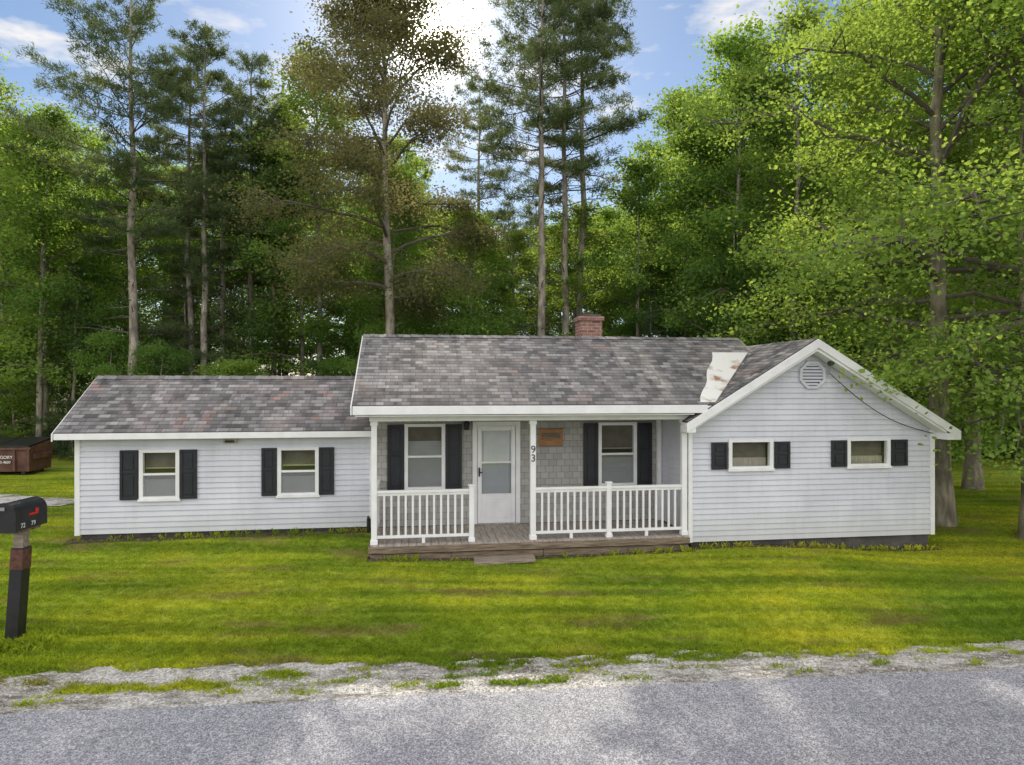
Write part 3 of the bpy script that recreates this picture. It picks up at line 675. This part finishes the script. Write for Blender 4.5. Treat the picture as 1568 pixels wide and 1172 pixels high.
put(P2,'pine_tree',at(830,26),26,.3,1.02); put(P3,'pine_tree',at(868,28),28,4.0,1.15); put(P2,'pine_tree',at(888,29),29,5.0,1.08)
put(P3,'pine_tree',at(418,31),31,3.3,.9); put(P2,'pine_tree',at(735,36),36,2.0,.95)
put(D3,'maple_tree',at(490,30),30,4.3,1.05)
put(D2,'birch_tree',at(975,29),29,1.2,.86); put(D2,'birch_tree',at(1050,30),30,2.2,1.05); put(D2,'birch_tree',at(1130,27),27,3.2,1.15)
put(D3,'birch_tree',at(1215,25),25,.2,1.0); put(D3,'birch_tree',at(1330,24),24,1.9,.95)
put(D1,'maple_tree',at(60,27),27,1.9,.9); put(D3,'maple_tree',at(-60,24),24,.9,.9)
fo=empty('forest_treeline',(0,40,0))
rg=np.random.default_rng(77); pts=[]
def free(x,y,d):
    return all((x-a)**2+(y-b)**2>d*d for a,b in pts)
def addf(mesh,nm,x,y,s,sz):
    o=put(mesh,nm,x,y,None,s,sz); o.parent=fo; o.location.y-=40
cnt=0
for i in range(900):
    y=rg.uniform(25.5,33); x=rg.uniform(-.85*y,.85*y)
    if not free(x,y,2.4): continue
    pts.append((x,y)); k=rg.random(); m=U1 if k<.45 else (U2 if k<.75 else HM)
    s=rg.uniform(.6,1.0) if m is not HM else rg.uniform(.45,.8); addf(m,'understory_tree',x,y,s,s*rg.uniform(.85,1.2)); cnt+=1
    if cnt>68: break
pts=[]; cnt=0
HT={id(D1):16,id(D2):15,id(D3):17,id(P3):18,id(HM):11}
for i in range(1500):
    y=rg.uniform(28,52); x=rg.uniform(-.82*y,.82*y)
    if not free(x,y,3.0): continue
    pxx=784+1045*x/y
    pts.append((x,y)); k=rg.random(); m=D1 if k<.3 else D2 if k<.55 else D3 if k<.8 else P3 if k<.9 else HM
    h=rg.uniform(12,16.5)*(1+max(0,y-36)*.012)
    if pxx>1050: h*=1.18
    if pxx<130: h=min(h,.40*y+3)
    if 640<pxx<1050: h=min(h,(.28*y+2.8)*rg.uniform(.88,1.0))
    s=h/HT[id(m)]; addf(m,'forest_tree',x,y,max(s,.8) if m is not HM else min(s,1.3),s); cnt+=1
    if cnt>120: break
# ---------------------------------------------------------------- grass
gr=np.random.default_rng(9)
def inhouse(x,y):
    lx=C*x+S*y; ly=-S*x+C*y
    return ((lx>-6.4)&(lx<-.8)&(ly>13.9)&(ly<17))|((lx>-.85)&(lx<5.12)&(ly>12.22)&(ly<17))|((lx>5.1)&(lx<10.3)&(ly>12.38)&(ly<17.1))|((lx>.95)&(lx<2.14)&(ly>11.78)&(ly<12.3))
def nearwall(x,y):
    lx=C*x+S*y; ly=-S*x+C*y
    return ((lx>-6.5)&(lx<-.85)&(ly>13.72))|((lx>-.9)&(lx<5.12)&(ly>12.05))|((lx>5.1)&(lx<10.35)&(ly>12.17))
def blades(name,x,y,hmin,hmax,wd,lean=.5):
    n=len(x); c=np.stack([x,y,terr(x,y)-.004],-1); d=nrm(np.stack([gr.normal(size=n)*lean,gr.normal(size=n)*lean,np.ones(n)],-1))
    s=nrm(np.cross(d,gr.normal(size=(n,3)))); l=gr.uniform(hmin,hmax,n)[:,None]; ben=np.stack([gr.normal(size=n),gr.normal(size=n),np.zeros(n)],-1)*.25
    wv=(wd if hasattr(wd,'__len__') else np.full(n,wd))[:,None]
    v=np.stack([c-s*wv,c+s*wv,c+d*l*.6+s*wv*.8,c+(d+ben)*l],1).reshape(-1,3)
    me=fastmesh(name,v,np.arange(n*4).reshape(-1,4),np.zeros(n),['blade'])
    o=bpy.data.objects.new(name,me); sc.collection.objects.link(o)
n=1500000
y=7.6+gr.random(n)**1.9*14; x=gr.uniform(-.8,.8,n)*(y+.6)
tuft_=np.sin(x*7+2*np.sin(y*5))*np.sin(y*9+2*np.sin(x*4))
keep=(y>gedge(x)+.03+.10*gr.random(n)**2)&(~inhouse(x,y))&(((x-DX)/DRX)**2+((y-DY)/DRY)**2>.9)&(gr.random(n)<.6+.4*tuft_)&((~nearwall(x,y))|(y>17.5)|(gr.random(n)<.35))
x=x[keep][:380000]; y=y[keep][:380000]
blades('lawn_grass',x,y,.02,.055,.003+.0003*(y-7),.6)
xs_=[gr.uniform(-9,9,16000)]; ys_=[gedge(xs_[0])+np.abs(gr.normal(size=16000))*.06-.03+.05*np.sin(xs_[0]*9)]
def weeds(cx,cy,rx,ry,n):
    a=gr.normal(size=(n,2)); q=gr.uniform(-1,1,(max(3,n//90),2)); i=gr.integers(0,len(q),n)
    xx=cx+q[i,0]*rx+a[:,0]*.06; xs_.append(xx); ys_.append(cy+.1*(xx-cx)+q[i,1]*ry+a[:,1]*.028)
weeds(-4.0,7.42,.85,.09,4200); weeds(-2.65,7.78,.25,.08,900); weeds(-.3,7.98,.5,.10,1800); weeds(-.2,7.52,.75,.03,1500); weeds(1.9,8.22,1.0,.12,2600); weeds(4.5,8.42,1.5,.10,2200)
for k in range(70):
    cx=gr.uniform(-6,7); weeds(cx,7.5+.1*cx+gr.random()*.75,.12,.03,int(gr.integers(30,190)))
blades('roadside_weeds',np.concatenate(xs_),np.concatenate(ys_),.02,.07,.0035,.7)
xx=[-6.12+gr.normal(size=2500)*.2];yy=[8.5+gr.normal(size=2500)*.13]
for lx in np.arange(-6.4,10.3,.09):
    ly=13.9 if lx<-.85 else (12.2 if lx<5.1 else 12.36)
    if .9<lx<2.15 or gr.random()<.6: continue
    k=int(gr.integers(8,30)); a,b=l2w(lx+gr.normal(size=k)*.04,ly-.04+gr.normal(size=k)*.04); xx.append(a);yy.append(b)
blades('tall_grass',np.concatenate(xx),np.concatenate(yy),.06,.14,.004,.4)
n=14000; x=gr.uniform(-8,8,n); t=gr.random(n); y=(7.22+.1*x)*(1-t)+(gedge(x)-.03)*t+gr.normal(size=n)*.06
s=gr.uniform(.003,.010,n)+.012*(gr.random(n)>.96); V=np.zeros((n,8,3)); zb=terr(x,y)+.008
for k in range(8):
    b=k%4; top=k//4; a=b*1.5708+gr.uniform(-.4,.4,n); f=.6 if top else 1
    V[:,k,0]=x+s*f*np.cos(a); V[:,k,1]=y+s*f*np.sin(a); V[:,k,2]=zb+top*s*.7
q=np.array([[4,5,6,7],[0,1,5,4],[1,2,6,5],[2,3,7,6],[3,0,4,7]]); Q=(np.arange(n)[:,None,None]*8+q[None]).reshape(-1,4)
me=fastmesh('roadside_pebbles',V.reshape(-1,3),Q,np.zeros(len(Q)),['pebble']); o=bpy.data.objects.new('roadside_pebbles',me); sc.collection.objects.link(o)
# ---------------------------------------------------------------- mailbox
mbx,mby=-6.12,8.5; mg=float(terr(mbx,mby)); e=empty('mailbox',(mbx,mby,mg))
w=MB()
def arch(y,wd=.145,hb=1.44,hs=.20,n=10,g=0):
    return [(-wd-g,y,hb-g),(wd+g,y,hb-g)]+[((wd+g)*math.cos(math.pi*i/n),y,hb+hs+(wd+g)*math.sin(math.pi*i/n)) for i in range(n+1)]
w.prism(arch(-.26),arch(.28),'black')
w.prism(arch(-.295,g=.008),arch(-.262,g=.008),'black')
w.box(-.03,.03,-.315,-.296,1.70,1.74,'grey')
w.box(.146,.154,-.06,.10,1.60,1.625,'red'); w.box(.147,.153,.05,.11,1.626,1.67,'red')
w.obj('box',e,bevel=.003)
w=MB()
w.box(-.10,.10,-.2,.22,1.40,1.437,'deckwood'); w.prism([(-.05,-.06,1.16),(.07,-.06,1.16),(.07,.06,1.16),(-.05,.06,1.16)],[(-.045,-.06,1.40),(.075,-.06,1.40),(.075,.06,1.40),(-.045,.06,1.40)],'plank')
w.obj('wood_post_top',e,bevel=.005)
w=MB(); w.prism([(-.16,-.075,-.1),(.0,-.075,-.1),(.0,.075,-.1),(-.16,.075,-.1)],[(-.065,-.075,1.2),(.09,-.075,1.2),(.09,.075,1.2),(-.065,.075,1.2)],'black')
w.prism([(-.083,-.079,.93),(.078,-.079,.93),(.078,.079,.93),(-.083,.079,.93)],[(-.069,-.079,1.18),(.092,-.079,1.18),(.092,.079,1.18),(-.069,.079,1.18)],'rust')
w.obj('post_sleeve',e,bevel=.005)
for b,yy_,zz_,sz_ in (('72',-.20,1.47,.08),('79',-.02,1.47,.08)):
    cu=bpy.data.curves.new('box_number','FONT'); cu.body=b; cu.size=sz_; cu.extrude=.001; o=bpy.data.objects.new('box_number',cu); sc.collection.objects.link(o)
    cu.materials.append(M['white']); o.parent=e; o.location=(.148,yy_,zz_); o.rotation_euler=(math.pi/2,0,math.pi/2)
# ---------------------------------------------------------------- dumpster
M['dump']=simple('dumpster_paint',(.12,.055,.045),.6,.35,4,bs=.4)
dx,dy=-16.45,22.3; dg=float(terr(dx,dy)); e=empty('dumpster',(dx,dy,dg),.1); e.scale=(.92,.92,.92)
w=MB()
a=[(-1.05,-.6,.12),(1.05,-.6,.12),(1.05,.7,.12),(-1.05,.7,.12)]; b=[(-1.1,-.7,.95),(1.1,-.7,.95),(1.1,.75,1.15),(-1.1,.75,1.15)]
w.prism(a,b,'dump')
w.box(-1.14,1.14,-.74,-.68,.88,.97,'dump')
for x in (-1.06,-.6,.6,1.06): w.box(x-.04,x+.04,-.73,-.62,.14,.88,'dump')
for x in (-1.13,1.13): w.box(x-.05,x+.05,-.5,.4,.55,.72,'dump')
for x in (-.8,.8):
    for y in (-.45,.5): w.box(x-.06,x+.06,y-.1,y+.1,-.02,.12,'black')
w.obj('bin_body',e,bevel=.01)
w=MB()
for s in (-1,1):
    q=[(s*.55-.53,-.72,.985),(s*.55+.53,-.72,.985),(s*.55+.53,.78,1.19),(s*.55-.53,.78,1.19)]; w.prism(q,[(p[0],p[1],p[2]+.04) for p in q],'black')
w.tube([(-1.1,.8,1.2),(1.1,.8,1.2)],.03,'black')
w.obj('lids',e,bevel=.008)
for b_,z_,s_ in (("GREGORY'S",.58,.15),('485-4600',.42,.12)):
    cu=bpy.data.curves.new('lettering','FONT'); cu.body=b_; cu.size=s_; cu.extrude=.002; cu.align_x='CENTER'; o=bpy.data.objects.new('lettering',cu); sc.collection.objects.link(o)
    cu.materials.append(M['white']); o.parent=e; o.location=(.25,-.70,z_); o.rotation_euler=(math.pi/2-.1,0,0)
w=MB(); px_,py_=21,22; w.tube([(px_,py_,-.5),(px_,py_,9.5)],[.16,.11],'deckwood',10); w.box(px_-.9,px_+.9,py_-.06,py_+.06,8.7,8.82,'deckwood'); w.obj('utility_pole')
a=l2w(7.95,12.2)
w=MB()
def wire(p,q,sag,r=.008):
    w.tube([tuple(p[k]*(1-t)+q[k]*t-(sag*4*t*(1-t) if k==2 else 0) for k in range(3)) for t in np.linspace(0,1,24)],r,'black',5)
wire((a[0],a[1],3.52),(px_,py_,8.0),.55,.011)
b=l2w(10.45,12.3); wire((b[0],b[1],2.3),(px_,py_,7.2),.5,.009)
w.obj('service_wire')
# ---------------------------------------------------------------- light
el=math.radians(34); az=math.radians(-7)
def sdir(e_): return Vector((math.sin(az)*math.cos(e_),math.cos(az)*math.cos(e_),math.sin(e_)))
sd=sdir(el); gd=sdir(math.radians(27.3))
L=bpy.data.lights.new('sun','SUN'); L.energy=5; L.angle=math.radians(.5); L.color=(1,.92,.76)
o=bpy.data.objects.new('sun',L); sc.collection.objects.link(o); o.rotation_euler=sd.to_track_quat('Z','Y').to_euler(); o.location=(0,0,30)
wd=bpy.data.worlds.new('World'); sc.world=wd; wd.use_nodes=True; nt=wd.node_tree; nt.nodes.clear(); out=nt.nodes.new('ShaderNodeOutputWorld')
sky=nt.nodes.new('ShaderNodeTexSky'); sky.sky_type='NISHITA'; sky.sun_disc=False; sky.sun_elevation=el; sky.sun_rotation=az; sky.dust_density=.2; sky.ozone_density=2.2
bg=nt.nodes.new('ShaderNodeBackground'); bg.inputs[1].default_value=.12; nt.links.new(sky.outputs[0],bg.inputs[0])
tc=nt.nodes.new('ShaderNodeTexCoord'); g=tc.outputs['Generated']
sx=nt.nodes.new('ShaderNodeSeparateXYZ'); nt.links.new(g,sx.inputs[0])
mx=math_(nt,'MAXIMUM',sx.outputs[2],.06)
dv=nt.nodes.new('ShaderNodeVectorMath'); dv.operation='DIVIDE'; cb_=nt.nodes.new('ShaderNodeCombineXYZ')
for i in range(2): nt.links.new(mx,cb_.inputs[i])
cb_.inputs[2].default_value=1; nt.links.new(g,dv.inputs[0]); nt.links.new(cb_.outputs[0],dv.inputs[1])
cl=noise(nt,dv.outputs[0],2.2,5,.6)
cl=math_(nt,'ADD',cl,math_(nt,'MULTIPLY',sx.outputs[1],-.20))  # cloud cover thickened behind the camera, added as fill light
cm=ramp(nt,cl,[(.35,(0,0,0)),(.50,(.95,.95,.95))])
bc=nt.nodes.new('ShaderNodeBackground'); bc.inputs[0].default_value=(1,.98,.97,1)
cloud_fill_str=nt.nodes.new('ShaderNodeMapRange'); cloud_fill_str.inputs[1].default_value=-.5; cloud_fill_str.inputs[2].default_value=.5; cloud_fill_str.inputs[3].default_value=1.7; cloud_fill_str.inputs[4].default_value=.98; nt.links.new(sx.outputs[1],cloud_fill_str.inputs[0]); nt.links.new(cloud_fill_str.outputs[0],bc.inputs[1])  # clouds behind the camera made brighter than those ahead, as added fill
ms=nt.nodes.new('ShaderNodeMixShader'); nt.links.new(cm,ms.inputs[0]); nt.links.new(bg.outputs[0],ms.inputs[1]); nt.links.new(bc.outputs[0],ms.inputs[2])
nv=nt.nodes.new('ShaderNodeVectorMath'); nv.operation='NORMALIZE'; nt.links.new(g,nv.inputs[0])
dt=nt.nodes.new('ShaderNodeVectorMath'); dt.operation='DOT_PRODUCT'; dt.inputs[1].default_value=gd; nt.links.new(nv.outputs[0],dt.inputs[0])
dd=math_(nt,'MAXIMUM',dt.outputs['Value'],0.0)
gl=math_(nt,'ADD',math_(nt,'MULTIPLY',math_(nt,'POWER',dd,1500.0),22.0),math_(nt,'MULTIPLY',math_(nt,'POWER',dd,110.0),.55))
bs=nt.nodes.new('ShaderNodeBackground'); bs.inputs[0].default_value=(1,.95,.84,1); nt.links.new(gl,bs.inputs[1])
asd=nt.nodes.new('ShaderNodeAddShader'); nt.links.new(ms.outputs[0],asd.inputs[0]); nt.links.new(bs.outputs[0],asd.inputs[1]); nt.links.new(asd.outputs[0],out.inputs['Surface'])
sc.view_settings.view_transform='Standard'; sc.view_settings.look='None'; sc.view_settings.exposure=0; sc.view_settings.gamma=1
cam=bpy.data.cameras.new('camera'); cam.sensor_width=36; cam.lens=24; cam.shift_y=.0026; cam.clip_end=3000
co=bpy.data.objects.new('camera',cam); sc.collection.objects.link(co); co.location=(0,0,3.1); co.rotation_euler=(math.pi/2,0,0); sc.camera=co
